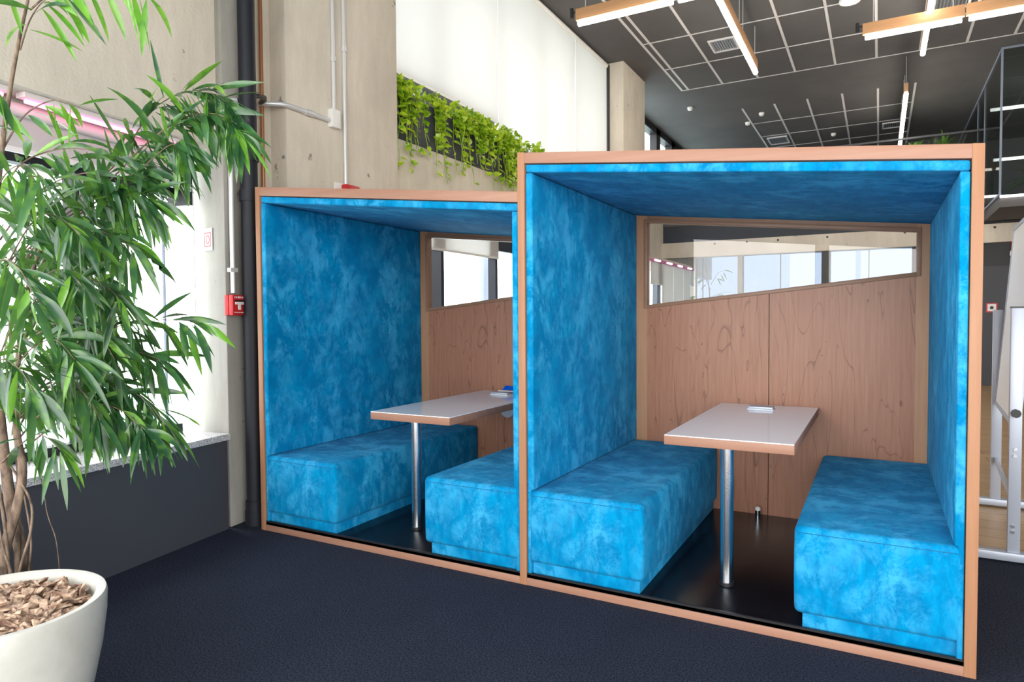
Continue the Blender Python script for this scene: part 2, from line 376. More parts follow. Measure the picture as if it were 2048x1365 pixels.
# far upper windows
w4 = MB().box(-3.02, 8.97, 5.40, -2.86, 17.3, CEIL).box(-3.02, 8.97, 4.1, -2.86, 17.3, 4.2)
for y in (8.98, 11.906, 13.14, 14.5, 15.8): w4.box(-3.02, y, 4.1, -2.86, y+.30, CEIL)
w4o = struct('window_4', w4, 'frame')
B(-2.95, 8.97, 4.2, -2.944, 17.3, 5.4).build('pane', 'glass', w4o)
# far lower windows with blinds and pink lights
w5 = MB().box(-2.24, 8.97, .6, -2.18, 12.25, .66).box(-2.24, 9.72, .6, -2.16, 9.76, 2.3)
w5o = struct('window_5', w5, 'frame')
MB().box(-2.22, 9.50, .6, -2.13, 9.72, 2.3).build('mullion', 'mull', w5o)
B(-2.206, 8.97, .66, -2.20, 12.2, 2.36).build('pane', 'glass', w5o)
blind(8.99, 9.72, 1.92, 2.33, -2.10, 'first short blind past the far column seen through the booth window', False)
for k, (y0, y1, z0) in enumerate(((9.74, 10.5, .75), (10.52, 11.28, .75), (11.30, 11.85, .75), (11.87, 12.18, 2.0))):
    blind(y0, y1, z0, 2.33, -2.10, ['long white blind nearest the far column, under pink lights', 'middle long white blind under the far pink lights', 'third long white blind under the far pink lights', 'raised narrow blind touching the end wall'][k], False)
for k, (y0, y1) in enumerate(((9.05, 9.62), (9.86, 10.42), (10.66, 11.2), (11.45, 12.0))):
    l = thing('led_batten', ['pink batten nearest the far column', 'second pink batten past the far column', 'third pink batten past the far column', 'pink batten nearest the end wall'][k], 'light', (-2.09, y0, 2.36), 'pink battens over the far window')
    B(-.03, -.1, -.035, .03, y1-y0+.1, .012).build('housing', 'pinkh', l)  # pink glow of the tube put into the housing colour
    MB().tube([(.036, .05, -.01), (.036, (y1-y0)*.66, -.01)], .016, 8).build('tube', 'pinkw', l, smooth=True)

# end wall
YE = 12.2
struct('wall_far', MB().box(-3.05, YE+.02, 2.96, 7.0, YE+.25, 3.35).box(-3.05, YE, 0, 2.083, YE+.2, .85), 'dark')
beam = struct('trim_3', MB().box(-3.05, YE-.12, 2.63, 7.0, YE+.25, 2.965), 'conc')
struct('wall_far', MB().box(2.083, YE, 0, 7.0, YE+.2, 2.63), 'dark')
struct('wall_far', MB().box(-3.05, YE+.02, .85, -2.07, YE+.2, 2.63).box(-1.16, YE, .85, -1.06, YE+.2, 2.63), 'conc2')
w6 = MB().box(.49, YE, .85, .53, YE+.2, 2.63).box(.53, YE-.03, .85, .655, YE+.2, 2.63)
w6o = struct('window_6', w6, 'frame')
B(-2.07, YE+.10, .85, 2.083, YE+.106, 2.63).build('pane', 'tint', w6o)
jj = MB()
for x in (-1.92, -.302, 1.344): jj.box(x-.008, YE+.08, .85, x+.008, YE+.12, 2.63)
jj.build('joint', 'frame', w6o)
for x in (-1.62, -.95, -.33, .60, 1.95, 3.36):
    MB().tube([(x, YE-.122, 2.90-.0*x), (x, YE-.11, 2.90)], .022, 10).build('form_hole', 'black', beam)
door = struct('door_1', B(2.75, YE-.03, 0, 3.75, YE+.0, 2.2), 'dado')
MB().tube([(3.02, YE-.07, 1.0), (3.14, YE-.07, 1.0)], .012, 8).build('door_handle', 'chrome', door)
def fire_sign(loc, sx, sy, rot, label, m='redprint'):
    s = thing('fire_sign', label, 'sign', loc); s.rotation_euler = (0, 0, rot)
    B(-sx/2, -.003, -sy/2, sx/2, 0, sy/2).build('plate', 'white', s)
    return s
s = fire_sign((3.345, YE-.035, 1.44), .17, .17, 0, 'small red and white fire equipment sign on the far dark wall')
MB().box(-.085, -.005, .065, .085, -.003, .085).box(-.085, -.005, -.085, .085, -.003, -.065).box(-.085, -.005, -.065, -.065, -.003, .065).box(.065, -.005, -.065, .085, -.003, .065).build('red_border', 'redprint', s)
MB().tube([(0, -.003, 0), (0, -.006, 0)], .03, 16).build('symbol', 'black', s)
f_ = thing('fire_extinguisher_hook', 'small red pendant lamp hanging before the far dark wall', 'lamp', (3.62, YE-.085, 2.44))
MB().tube([(0, 0, .19), (0, 0, .02)], .010, 8).build('cord', 'red', f_); MB().lathe([(.001, .03), (.025, .02), (.03, -.05), (.02, -.07), (.001, -.07)], n=14).build('lamp_shade', 'white', f_, smooth=True)
f_.name = 'pendant_lamp'
# mezzanine, balustrade and glass room
struct('floor', B(-3.05, YE, 3.35, 7.0, 17.3, 3.50), 'ceil')
struct('wall_far', B(-3.05, 17.1, 3.5, 7.0, 17.3, CEIL), 'ceil')
struct('floor', B(3.2, 10.3, 3.02, 7.0, YE, 3.20), 'ceil')
bal = thing('glass_balustrade', 'clear glass balustrade with dark rail along the mezzanine edge', 'balustrade', (0, YE+.05, 3.5))
MB().box(-3.0, -.02, 0, 3.2, -.008, 1.2).build('glass_panel', 'greyglass', bal)
MB().box(-3.0, -.04, 1.2, 3.2, .01, 1.235).build('rail', 'dado', bal)
tag(B(1.5, YE-.02, 3.46, 3.2, YE+.02, 3.50).build('led_strip', 'led'), 'bright light strip along the mezzanine floor edge beside the glass room', 'light')
gr = thing('glass_partition', 'tall grey glass room on the mezzanine at upper right', 'partition', (3.2, 10.3, 3.2))
h = CEIL-3.2
for k, (a, b) in enumerate(((0, 1.9), (1.92, 2.9), (2.92, 5.2))): MB().box(-.006, a, 0, .006, b, h).build('glass_panel', 'greyglass', gr)
MB().box(0, -.006, 0, 3.8, .006, h).build('glass_panel', 'greyglass', gr)
MB().box(-.014, -.014, 0, .014, .014, h).box(-.012, 0, h-.03, .012, 6.8, h).box(0, -.012, h-.03, 3.8, .012, h).box(-.02, 0, 0, .02, 6.8, .04).box(-.012, 1.9, 0, .012, 1.92, h).box(-.012, 2.9, 0, .012, 2.92, h).build('metal_frame', 'mull', gr)
tag(B(3.2, 10.26, 3.17, 7.0, 10.30, 3.205).build('led_strip', 'led'), 'bright light strip under the front of the upper glass room', 'light')
for k, (y, x0) in enumerate(((12.4, 3.3), (14.4, 3.6))):
    tag(MB().tube([(x0, y, 5.1-.55*k), (x0+1.9, y, 5.1-.55*k)], .03, 8).build('light_tube', 'led', smooth=True), ['horizontal light tube inside the glass room, upper one', 'horizontal light tube inside the glass room, lower one'][k], 'light')

# ------------------------------------------------------------------ ceiling tracks, vents, detectors
tn = [10]
def track(x0, y0, x1, y1):
    tn[0] += 1; struct('trim_%d' % tn[0], B(x0, y0, CEIL-.006, x1, y1, CEIL), 'track')
hw = .018
for x in (-1.735, -1.62, -1.0, -.39, .217, .844, 1.451, 2.06, 2.68, 3.28, 3.9): track(x-hw, 2.0, x+hw, 9.77)
for y in (4.95, 6.15, 7.36, 8.57, 9.77): track(-1.735, y-.012, 5.5, y+.012)
for x in (-.95, -.34, .26, .87, 1.47, 2.07): track(x-hw, 11.46, x+hw, 16.3)
for y in (12.7, 13.9, 15.1): track(-.95, y-hw*.6, 2.07, y+hw*.6)
def vent(cx, cy, a, b, label):
    v = thing('ceiling_vent', label, 'vent', (cx, cy, CEIL-.003), 'square ceiling vents')
    f = MB(); t = .03
    f.box(-a, -b, -.022, a, -b+t, 0).box(-a, b-t, -.022, a, b, 0).box(-a, -b+t, -.022, -a+t, b-t, 0).box(a-t, -b+t, -.022, a, b-t, 0).build('frame', 'track', v)
    g = MB(); n = 9
    for i in range(n):
        x = -a+t+(2*a-2*t)*(i+.5)/n; g.hexa([(x-.012, -b+t, -.018), (x-.008, -b+t, -.018), (x-.008, b-t, -.018), (x-.012, b-t, -.018), (x+.004, -b+t, 0), (x+.008, -b+t, 0), (x+.008, b-t, 0), (x+.004, b-t, 0)])
    g.build('louvre', 'silver', v)
vent(-.62, 7.96, .20, .25, 'ceiling vent left of the long wooden light, nearest the booths')
vent(-.62, 14.4, .22, .34, 'far ceiling vent just above the larger booth roof')
vent(1.75, 14.3, .20, .24, 'far ceiling vent beside the distant strip light')
vent(2.35, 8.05, .22, .24, 'ceiling vent at the top right beside crossing lights')
for (x, y, lb) in ((-1.856, 10.84, 'smoke detector nearest the far column'), (-.652, 11.956, 'smoke detector in the middle of the dark ceiling'), (-1.02, 12.52, 'small detector left of the middle one'), (.564, 14.44, 'smoke detector among the far ceiling tracks')):
    d = thing('smoke_detector', 'white round '+lb, 'detector', (x, y, CEIL-.001), 'smoke detectors')
    MB().lathe([(.001, 0), (.055, 0), (.055, -.012)], n=20).build('base', 'white', d, smooth=True)
    MB().lathe([(.05, -.012), (.045, -.05), (.02, -.065), (.001, -.065)], n=20).build('sensor_head', 'white', d, smooth=True)
cl = thing('ceiling_spotlight', 'round bright ceiling spot at the top edge of the picture', 'light', (1.144, 7.30, CEIL-.002))
MB().lathe([(.001, 0), (.13, 0), (.13, -.03), (.11, -.03)], n=24).build('housing', 'white', cl, smooth=True)
MB().lathe([(.11, -.025), (.001, -.025)], n=24).build('lens', 'tube', cl)

# linear wooden lights
def lamp(x, y, L, axis, label, bracket=0, z=4.9):
    t = thing('linear_light', label, 'light', (x, y, z), 'hanging wooden strip lights')
    def bx(a0, b0, z0, a1, b1, z1): return B(a0, b0, z0, a1, b1, z1) if axis == 'x' else B(b0, a0, z0, b1, a1, z1)
    def pt(a, b, zz): return (a, b, zz) if axis == 'x' else (b, a, zz)
    bx(0, -.028, .035, L, .028, .175).build('wooden_beam', 'lampwood' if axis == 'x' else 'lampwoody', t, bevel=.004)
    MB().tube([pt(.03, 0, .0), pt(L-.03, 0, .0)], .032, 12).build('tube', 'tube', t, smooth=True)
    for a in (.12, L-.12):
        MB().tube([pt(a, 0, .17), pt(a, 0, CEIL-z)], .004, 6).build('suspension_wire', 'conduit', t)
    if bracket:
        a = -.06 if bracket < 0 else L+.06; e = 0 if bracket < 0 else L
        MB().tube([pt(e, 0, .15), pt(a, 0, .15)], .012, 8).tube([pt(a*1.0, 0, .08), pt(a*1.0, 0, .20)], .024, 10).build('end_clamp', 'black', t)
lamp(-1.758, 4.83, 1.22, 'x', 'wooden strip light beside the tops of the white blinds', -1)
lamp(-.53, 4.83, .34, 'x', 'wooden strip light continuing past the picture top from the blinds')
lamp(-.10, 3.98, 1.22, 'y', 'near length of strip light pointing away at the picture top')
lamp(-.10, 5.21, 1.22, 'y', 'middle length of the strip light pointing away left of the vents')
lamp(-.10, 6.44, 1.22, 'y', 'far end length of the strip light pointing away, with end clamp', 1)
lamp(1.306, 7.04, 1.10, 'x', 'wooden strip light with free black clamped end at upper right', -1)
lamp(2.42, 7.04, 1.22, 'x', 'wooden strip light leaving the picture at the right edge')
lamp(2.05, 6.28, 1.22, 'y', 'near length of strip light crossing at the top right', z=5.12)
lamp(2.05, 7.52, 1.22, 'y', 'far length of strip light crossing behind the wooden one', z=5.12)
for k in range(3): lamp(1.88, 9.84+k*1.23, 1.22, 'y', ['nearest third of the distant strip light above the larger booth', 'middle third of the distant strip light', 'farthest third of the distant strip light'][k])

# ------------------------------------------------------------------ pipes and conduits
p = thing('drain_pipe', 'thick black drainpipe between the corner column and the smaller booth', 'pipe', (-1.945, .065, 0))
MB().tube([(0, 0, .05), (0, 0, CEIL)], .052, 24).build('pipe', 'pipe', p, smooth=True)
for z in (2.33, 2.08, .12): MB().tube([(0, 0, z-.035), (0, 0, z+.035)], .060, 24).build('coupling', 'pipe', p, smooth=True)
MB().tube([(0, 0, 0), (0, 0, .09)], .064, 24).build('base_socket', 'pipe', p, smooth=True)
tag(MB().tube([(-2.318, .50, 0), (-2.318, .50, CEIL)], .014, 12).build('copper_pipe', 'copper', smooth=True), 'thin rusty copper pipe running up beside the black drainpipe', 'pipe')
c = thing('conduit', 'silver conduit dropping to a junction box on the broad column, then turning left', 'pipe', (-2.18, 1.07, 2.83))
MB().tube([(0, 0, .09), (0, 0, CEIL-2.83)], .0145, 12).build('pipe', 'conduit', c, smooth=True)
MB().tube([(0, -.02, 0), (.0, -.46, .0), (-.02, -.50, .0), (-.14, -.60, .0)], .018, 12).build('elbow_pipe', 'conduit', c, smooth=True)
MB().tube([(0, -.22, 0), (0, -.30, 0)], .024, 12).build('coupling', 'conduit', c, smooth=True)
MB().box(-.022, -.045, -.05, .03, .045, .09).build('junction_box', 'white', c, bevel=.006)
MB().tube([(0, 0, .46), (0, 0, .50)], .02, 12).build('clamp', 'conduit', c, smooth=True)
c = thing('conduit', 'straight silver conduit down the broad column to the small red box', 'pipe', (-2.18, 1.19, 2.355))
MB().tube([(0, 0, 0), (0, 0, CEIL-2.355)], .0145, 12).build('pipe', 'conduit', c, smooth=True)
MB().tube([(0, 0, 1.05), (0, 0, 1.09)], .021, 12).build('clamp', 'conduit', c, smooth=True)
r = thing('alarm_sounder', 'small red alarm box peeping over the roof of the smaller booth', 'alarm', (-2.20, 1.17, 2.30))
MB().box(.02, -.03, -.07, .075, .125, .062).build('red_box', 'red', r, bevel=.008)
MB().box(0, -.09, -.07, .012, .125, .072).build('back_plate', 'white', r, bevel=.003)
c = thing('conduit', 'silver conduit on the corner column above the red call point', 'pipe', (-1.995, -.03, 1.47))
MB().tube([(0, 0, 0), (0, 0, 1.15), (0, .012, 1.19), (-.0, .05, 1.20)], .0155, 12).build('pipe', 'conduit', c, smooth=True)
MB().box(-.02, -.026, .13, .016, .026, .155).build('clamp', 'conduit', c)
c = tag(MB().tube([(-2.005, .02, 2.665), (-2.03, .22, 2.76), (-2.13, .36, 2.805), (-2.22, .44, 2.825), (-2.31, .475, 2.83)], .015, 10).build('cable', 'black', smooth=True), 'black cable linking the conduits behind the drainpipe', 'cable')
# manual call point
fb = thing('fire_call_point', 'red fire alarm call point on the corner column with white T handle', 'alarm', (-2.022, -.035, 1.33))
fb.rotation_euler = (0, 0, math.radians(8.9))
MB().box(.0, -.048, 0, .032, .062, .128).build('back_box', 'red', fb, bevel=.006)
MB().box(.034, -.048, 0, .068, .062, .128).build('front_cover', 'red', fb, bevel=.008)
MB().box(.067, -.030, .068, .074, .042, .084).box(.067, -.006, .035, .074, .016, .070).build('handle', 'white', fb, bevel=.002)
MB().box(.067, -.034, .086, .069, .046, .096).build('recess', 'black', fb)
mk = MB()
for y in (-.035, -.022, -.008, .012, .026, .038): mk.box(.0675, y, .107, .0688, y+.007, .117)
mk.box(.0675, -.002, .106, .0688, .008, .119)
mk.build('top_lettering', 'white', fb); mk = MB()
for i in range(9): mk.box(.0675, -.036+i*.009, .016, .0688, -.031+i*.009, .022)
mk.build('bottom_lettering', 'white', fb)
# sticker on the lit face of the column
st = thing('fire_sign', 'white sticker with red square and ring on the corner column', 'sign', (-2.218, -.031, 1.815)); st.rotation_euler = (0, 0, math.radians(-11.5))
MB().box(-.058, -.004, -.071, .058, -.001, .071).build('plate', 'white', st)
MB().box(-.045, -.006, .038, .045, -.004, .046).box(-.045, -.006, -.046, .045, -.004, -.038).box(-.045, -.006, -.04, -.038, -.004, .04).box(.038, -.006, -.04, .045, -.004, .04).build('red_border', 'redprint', st)
rg = MB()
for k in range(12):
    a0, a1 = 2*PI*k/12, 2*PI*(k+1)/12
    rg.hexa([(math.cos(a0)*.018, -.006, math.sin(a0)*.022), (math.cos(a1)*.018, -.006, math.sin(a1)*.022), (math.cos(a1)*.018, -.004, math.sin(a1)*.022), (math.cos(a0)*.018, -.004, math.sin(a0)*.022),
             (math.cos(a0)*.026, -.006, math.sin(a0)*.030), (math.cos(a1)*.026, -.006, math.sin(a1)*.030), (math.cos(a1)*.026, -.004, math.sin(a1)*.030), (math.cos(a0)*.026, -.004, math.sin(a0)*.030)])
rg.build('ring_symbol', 'redprint', st)

# ------------------------------------------------------------------ booths
D = 1.63; YB = 1.573
def booth(dx, W, HL, HR, xr, label, right_board):
    t = thing('meeting_booth', label, 'booth', (dx, 0, 0), 'meeting booths in a row')
    sl = (HR-HL)/W
    zt = lambda x, o=0: HL+sl*x+o
    e = .037
    MB().prism_y([(0, 0), (e, 0), (e, zt(e, -.0)), (0, HL)], 0, D).build('side_board', 'woodv', t, bevel=.0015)
    if right_board: MB().prism_y([(W-e, 0), (W, 0), (W, HR), (W-e, zt(W-e))], 0, D).build('side_board', 'woodv', t, bevel=.0015)
    xe = W-e if right_board else W
    MB().prism_y([(e, zt(e, -.052)), (xe, zt(xe, -.052)), (xe, zt(xe, -.001)), (e, zt(e, -.001))], .001, D).build('roof_board', 'woodx', t, bevel=.0015)
    MB().box(e, .001, 0, xe, .03, .036).build('front_rail', 'woodx', t, bevel=.0015)
    MB().box(e, .006, .036, xe, D, .052).build('floor_panel', 'black_lam', t, bevel=.001)
    MB().box(e, .006, .036, xe, .018, .060).build('floor_edge', 'black', t)
    # upholstered linings
    def lining(mb, name): return mb.build(name, 'velvet', t, bevel=.008, seg=3)
    a0, a1 = e+.003, .077
    b1 = xe-.003; b0 = xr
    lining(MB().prism_y([(a0, .055), (.060, .055), (.060, .468), (a1, .468), (a1, zt(a1, -.096)), (a0, zt(a0, -.096))], .006, YB-.002), 'side_lining')
    lining(MB().prism_y([(b1-.02, .055), (b1, .055), (b1, zt(b1, -.096)), (b0, zt(b0, -.096)), (b0, .468), (b1-.02, .468)], .006, YB-.002), 'side_lining')
    lining(MB().prism_y([(a0, zt(a0, -.094)), (b1, zt(b1, -.094)), (b1, zt(b1, -.056)), (a0, zt(a0, -.056))], .008, YB-.002), 'ceiling_lining')
    # back wall: stiles, panels, opening
    x0, x1 = .150, min(1.712, xr-.06); s0 = 1.384-.153*.0; 
    zb = lambda x: 1.384+(1.545-1.384)*(x-.15)/(1.713-.15)
    zw = lambda x: 1.942+(1.776-1.942)*(x-.147)/(1.710-.147) + (HL-2.096)
    zr_ = lambda x: zt(x, -.07)
    yb0, yb1 = YB, YB+.04
    MB().prism_y([(e, .052), (x0, .052), (x0, zr_(x0)), (e, zr_(e))], yb0, yb1).build('back_stile', 'stile', t)
    MB().prism_y([(x1, .052), (xe, .052), (xe, zr_(xe)), (x1, zr_(x1))], yb0, yb1).build('back_stile', 'stile', t)
    xm = .929
    MB().prism_y([(x0, .052), (xm-.002, .052), (xm-.002, zb(xm)), (x0, zb(x0))], yb0, yb1).build('back_panel', 'ply', t)
    MB().prism_y([(xm+.002, .052), (x1, .052), (x1, zb(x1)), (xm+.002, zb(xm))], yb0, yb1).build('back_panel', 'ply', t)
    MB().prism_y([(xm-.01, .052), (xm+.01, .052), (xm+.01, zb(xm)), (xm-.01, zb(xm))], yb1-.01, yb1+.01).build('joint_strip', 'black', t)
    MB().prism_y([(x0, zw(x0)), (x1, zw(x1)), (x1, zr_(x1)), (x0, zr_(x0))], yb0, yb1).build('top_rail', 'railx', t)
    wf = bpy.data.objects.new
    q = .022
    fr = MB()
    fr.prism_y([(x0-q*.2, zb(x0)-q), (x1+q*.2, zb(x1)-q), (x1, zb(x1)+.002), (x0, zb(x0)+.002)], yb0-.010, yb1+.012)
    fr.prism_y([(x0, zw(x0)-.002), (x1, zw(x1)-.002), (x1+q*.2, zw(x1)+q), (x0-q*.2, zw(x0)+q)], yb0-.010, yb1+.012)
    fr.prism_y([(x0-q, zb(x0)-q), (x0+.001, zb(x0)-q), (x0+.001, zw(x0)+q), (x0-q, zw(x0)+q)], yb0-.008, yb1+.012)
    fr.prism_y([(x1-.001, zb(x1)-q), (x1+q, zb(x1)-q), (x1+q, zw(x1)+q), (x1-.001, zw(x1)+q)], yb0-.008, yb1+.012)
    f = fr.build('window_frame', 'railx', t, bevel=.002)
    MB().prism_y([(x0, zb(x0)), (x1, zb(x1)), (x1, zw(x1)), (x0, zw(x0))], yb0+.016, yb0+.022).build('window_pane', 'boothglass', t)
    MB().box(e, yb1, 0, xe, D, .052).build('rear_rail', 'woodx', t)
    return t
b2 = booth(0, 1.846, 2.096, 1.899, 1.775, 'larger nearer booth on the right lined in blue velvet, with its whole slanted window showing', True)
b1 = booth(-1.8184, 1.818, 2.114, 1.911, 1.782, 'lower booth on the left, partly behind the nearer booth, beside the drainpipe', False)
MB().tube([(.88, YB-.001, .605), (.88, YB-.012, .605)], .058, 28).build('cable_outlet', 'silver', b1, smooth=True)

def rounded_bench(x0, x1, flip, label, bulge=.006):
    t = thing('bench', label, 'bench', ((x0+x1)/2, 0, .052), 'blue velvet benches')
    h = (x1-x0)/2; y1 = YB-.004
    def slab(mb, nm, bev, seg=4):
        return mb.build(nm, 'velvet', t, bevel=bev, seg=seg)
    # seat block, softly bulged, built as a gridded box
    nx, ny, nz = 10, 16, 8; z0, z1 = .062, .414; y0 = .004
    bm = bmesh.new()
    bmesh.ops.create_cube(bm, size=1)
    bmesh.ops.scale(bm, verts=bm.verts, vec=(2*h, y1-y0, z1-z0)); bmesh.ops.translate(bm, verts=bm.verts, vec=(0, (y0+y1)/2, (z0+z1)/2))
    bmesh.ops.bevel(bm, geom=list(bm.edges), offset=.026, segments=4, profile=.55, affect='EDGES')
    bmesh.ops.subdivide_edges(bm, edges=[e for e in bm.edges if e.calc_length() > .2], cuts=6, use_grid_fill=True)
    for v in bm.verts:
        ux = v.co.x/h; uy = (v.co.y-(y0+y1)/2)/((y1-y0)/2); uz = (v.co.z-(z0+z1)/2)/((z1-z0)/2)
        fx = max(0, 1-ux*ux); fy = max(0, 1-uy*uy); fz = max(0, 1-uz*uz)
        v.co.z += bulge*fx*fy*(1 if uz > 0 else 0)
        if ux*flip > .9: v.co.x += flip*bulge*1.8*fz*max(fy, .25)
        if uy < -.9: v.co.y -= bulge*.6*fz*fx
    me = bpy.data.meshes.new('seat_block'); bm.to_mesh(me); bm.free(); me.materials.append(M['velvet'])
    for pl in me.polygons: pl.use_smooth = True
    o = bpy.data.objects.new('seat_block', me); C.objects.link(o); o.parent = t
    xi0, xi1 = (-h+.0, h-.022) if flip > 0 else (-h+.030, h)
    MB().box(xi0, .030, 0, xi1, y1, .070).build('plinth', 'velvet', t, bevel=.003)
    sm = MB().tube([(-h+.01, y0-.0005, z1-.024), (h-.014, y0-.0005, z1-.024)], .0016, 6)
    sx = flip*(h-.0005)
    sm.tube([(sx, y0+.014, z1-.026), (sx, y1-.02, z1-.026)], .0016, 6)
    sm.build('seam', 'seam', t)
    return t
rounded_bench(.049, .6187, 1, 'left bench of the larger booth, between the two tables')
rounded_bench(1.241, 1.803, -1, 'rightmost blue bench, at the right side of the larger booth')
rounded_bench(-1.8184+.049, -1.8184+.615, 1, 'leftmost blue bench, beside the drainpipe side of the smaller booth')
rounded_bench(-1.8184+1.241, -.006, -1, 'right bench of the smaller booth, cut off by the larger booth frame')

def table(dx, label):
    t = thing('table', label, 'table', (.918+dx, .33, .052), 'white topped booth tables')
    ox, oy, oz = .918, .33, .052
    x0, x1, y0, y1, z = .6455-ox, 1.2148-ox, .245-oy, YB-.011-oy, .748-oz
    MB().box(x0+.001, y0+.001, z-.004, x1-.001, y1, z).build('tabletop', 'white_lam', t)
    MB().box(x0, y0, z-.046, x1, y1, z-.004).build('edge_band', 'woodx', t, bevel=.001)
    MB().tube([(0, 0, .014), (0, 0, z-.05)], .0295, 32).build('leg', 'chrome', t, smooth=True)
    MB().tube([(0, 0, 0), (0, 0, .016)], .033, 32).build('foot', 'black', t, smooth=True)
    MB().tube([(0, 0, z-.056), (0, 0, z-.046)], .045, 32).build('top_flange', 'chrome', t, smooth=True)
    s = MB().box(-.075, .985, z, .075, 1.075, z+.004).build('power_socket', 'white', t, bevel=.0015)
    MB().box(-.069, .985, z+.004, .069, 1.06, z+.018).build('socket_lid', 'silver', s, bevel=.002)
table(0, 'white table with steel leg in the larger right booth')
table(-1.787, 'white table with steel leg in the smaller left booth')
# blue wrapper on the left table
bw = thing('blue_wrapper', 'crumpled blue plastic wrapper on the far end of the left table', 'wrapper', (-.84, 1.46, .772))
MB().add([(-.07, -.03, 0), (.0, -.045, .004), (.08, -.03, 0), (.085, .04, .006), (.01, .05, .012), (-.06, .04, .004), (-.045, -.01, .035), (.01, 0, .028), (.07, .01, .037)],
         [(0, 1, 7, 6), (1, 2, 8, 7), (2, 3, 8), (3, 4, 7, 8), (4, 5, 6, 7), (5, 0, 6), (0, 5, 4, 3, 2, 1)]).build('folded_sheet', 'bluewrap', bw, bevel=.002)
MB().box(-.09, -.05, -.006, .05, -.042, -.0015).build('white_tab', 'white', bw)
ds = thing('door_stop', 'small chrome stopper on the booth floor at the foot of the back panel', 'stopper', (.875, 1.535, .052))
MB().tube([(0, 0, 0), (0, 0, .035)], .018, 20).build('base', 'chrome', ds, smooth=True)
MB().lathe([(.018, .035), (.017, .05), (.008, .057), (.001, .058)], n=20).build('cap', 'white', ds, smooth=True)

# ------------------------------------------------------------------ planter and trailing plants
def leaf_heart(mb, p, d, nrm, s):
    d = d.normalized(); sd = d.cross(nrm).normalized(); nn = sd.cross(d)
    P = lambda a, b, c: p+d*(a*s)+sd*(b*s)+nn*(c*s)
    v = [P(0, 0, 0), P(-.08, .22, .04), P(.15, .42, .05), P(.5, .36, .02), P(.8, .16, -.05), P(1.05, 0, -.14), P(.8, -.16, -.05), P(.5, -.36, .02), P(.15, -.42, .05), P(-.08, -.22, .04), P(.45, 0, -.03)]
    mb.add(v, [(0, 10, 2, 1), (10, 3, 2), (10, 5, 4, 3), (10, 7, 6, 5), (10, 8, 7), (0, 9, 8, 10)])
pb = tag(MB().box(-2.52, 1.9, 2.94, -2.30, 4.62, 3.36).box(-2.5, 1.95, 3.36, -2.32, 4.6, 3.365).build('planter_box', 'dado', bevel=.004), 'long dark planter box on the concrete ledge left of the larger booth', 'planter')
for k, (y0, y1) in enumerate(((1.95, 2.45), (2.45, 2.95), (2.95, 3.45), (3.45, 4.0), (4.0, 4.6), (4.6, 5.0))):
    t = thing('trailing_pothos', ['lime green trailing plant nearest the broad column', 'second lime green trailing plant from the broad column', 'third lime green trailing plant from the broad column', 'bushy lime trailing plant in the middle right of the planter', 'trailing plant whose stems meet the larger booth roof', 'last trailing plant, tips just above the larger booth roof'][k], 'plant', (-2.42, (y0+y1)/2, 3.365), 'trailing plants in the planter')
    if k == 5: t.location.z = 3.30
    org = Vector(t.location); f = MB(); st_ = MB()
    cl = [random.uniform(y0, y1) for _ in range(3)]
    for i in range(21 if k < 5 else 10):
        y = random.choice(cl)+random.gauss(0, .05); x = random.uniform(-2.47, -2.33)
        L = random.choice([.12, .2, .3, .45, .62])*random.uniform(.8, 1.2)*(1 if k < 5 else .3)
        p0 = Vector((x, y, 3.36)); pts = [p0, p0+Vector((.04, random.uniform(-.04, .04), random.uniform(.05, .16))), Vector((-2.27, y+random.uniform(-.04, .04), 3.37+random.uniform(-.02, .06)))]
        nn = max(2, int(L/.055)); q = pts[-1].copy()
        for a in range(nn):
            q = q+Vector((random.uniform(-.003, .010), random.uniform(-.018, .018), -L/nn)); q.x = max(q.x, -2.275); pts.append(q.copy())
        st_.tube([pp-org for pp in pts], .0028, 5)
        for pp in pts[1:]:
            for _ in range(3 if pp.z > 3.25 else random.choice([0, 1, 1, 2])):
                d = Vector((random.uniform(.1, 1), random.uniform(-1, 1), random.uniform(-1.1, .5 if pp.z < 3.35 else 1.0)))
                leaf_heart(f, pp-org+Vector((.012, 0, 0)), d, Vector((random.uniform(.3, 1), random.uniform(-.4, .4), random.uniform(.2, 1))), random.uniform(.04, .085))
    f.build('foliage', 'leaf2', t); st_.build('vine', 'leaf2', t)

# ------------------------------------------------------------------ big fig plant in the white pot
POT = Vector((-.786, -1.857, 0))
pl = thing('potted_fig', 'tall narrow-leaved green fig in a round off-white pot at the left front', 'plant', tuple(POT))
R = .284
MB().lathe([(.001, 0), (.150, 0), (.165, .01), (.205, .06), (.243, .16), (.268, .28), (.281, .38), (R, .44), (R-.004, .452), (R-.020, .453), (R-.032, .445), (R-.038, .41), (R-.040, .35)], n=72).build('pot', 'pot', pl, smooth=True)
MB().lathe([(.244, .392), (.12, .404), (.001, .408)], n=40).build('soil', 'chip', pl, smooth=True)
ch = MB()
for i in range(520):
    a = random.uniform(0, 2*PI); rr = .228*math.sqrt(random.random()); c0 = Vector((rr*math.cos(a), rr*math.sin(a), .408+random.uniform(.0, .022)+.02*(1-rr/.24)))
    L, Wd, T = random.uniform(.014, .042), random.uniform(.008, .019), random.uniform(.002, .006)
    rot = Matrix.Rotation(random.uniform(0, 6.28), 3, 'Z') @ Matrix.Rotation(random.gauss(0, .5), 3, 'X') @ Matrix.Rotation(random.gauss(0, .35), 3, 'Y')
    pts = [(-L, -Wd*.6, -T), (L*.7, -Wd, -T), (L, Wd*.5, -T), (-L*.8, Wd, -T), (-L*.9, -Wd*.5, T), (L*.6, -Wd*.8, T*.6), (L*.85, Wd*.4, T), (-L*.6, Wd*.8, T*.7)]
    ch.hexa([c0+rot @ Vector(q) for q in pts])
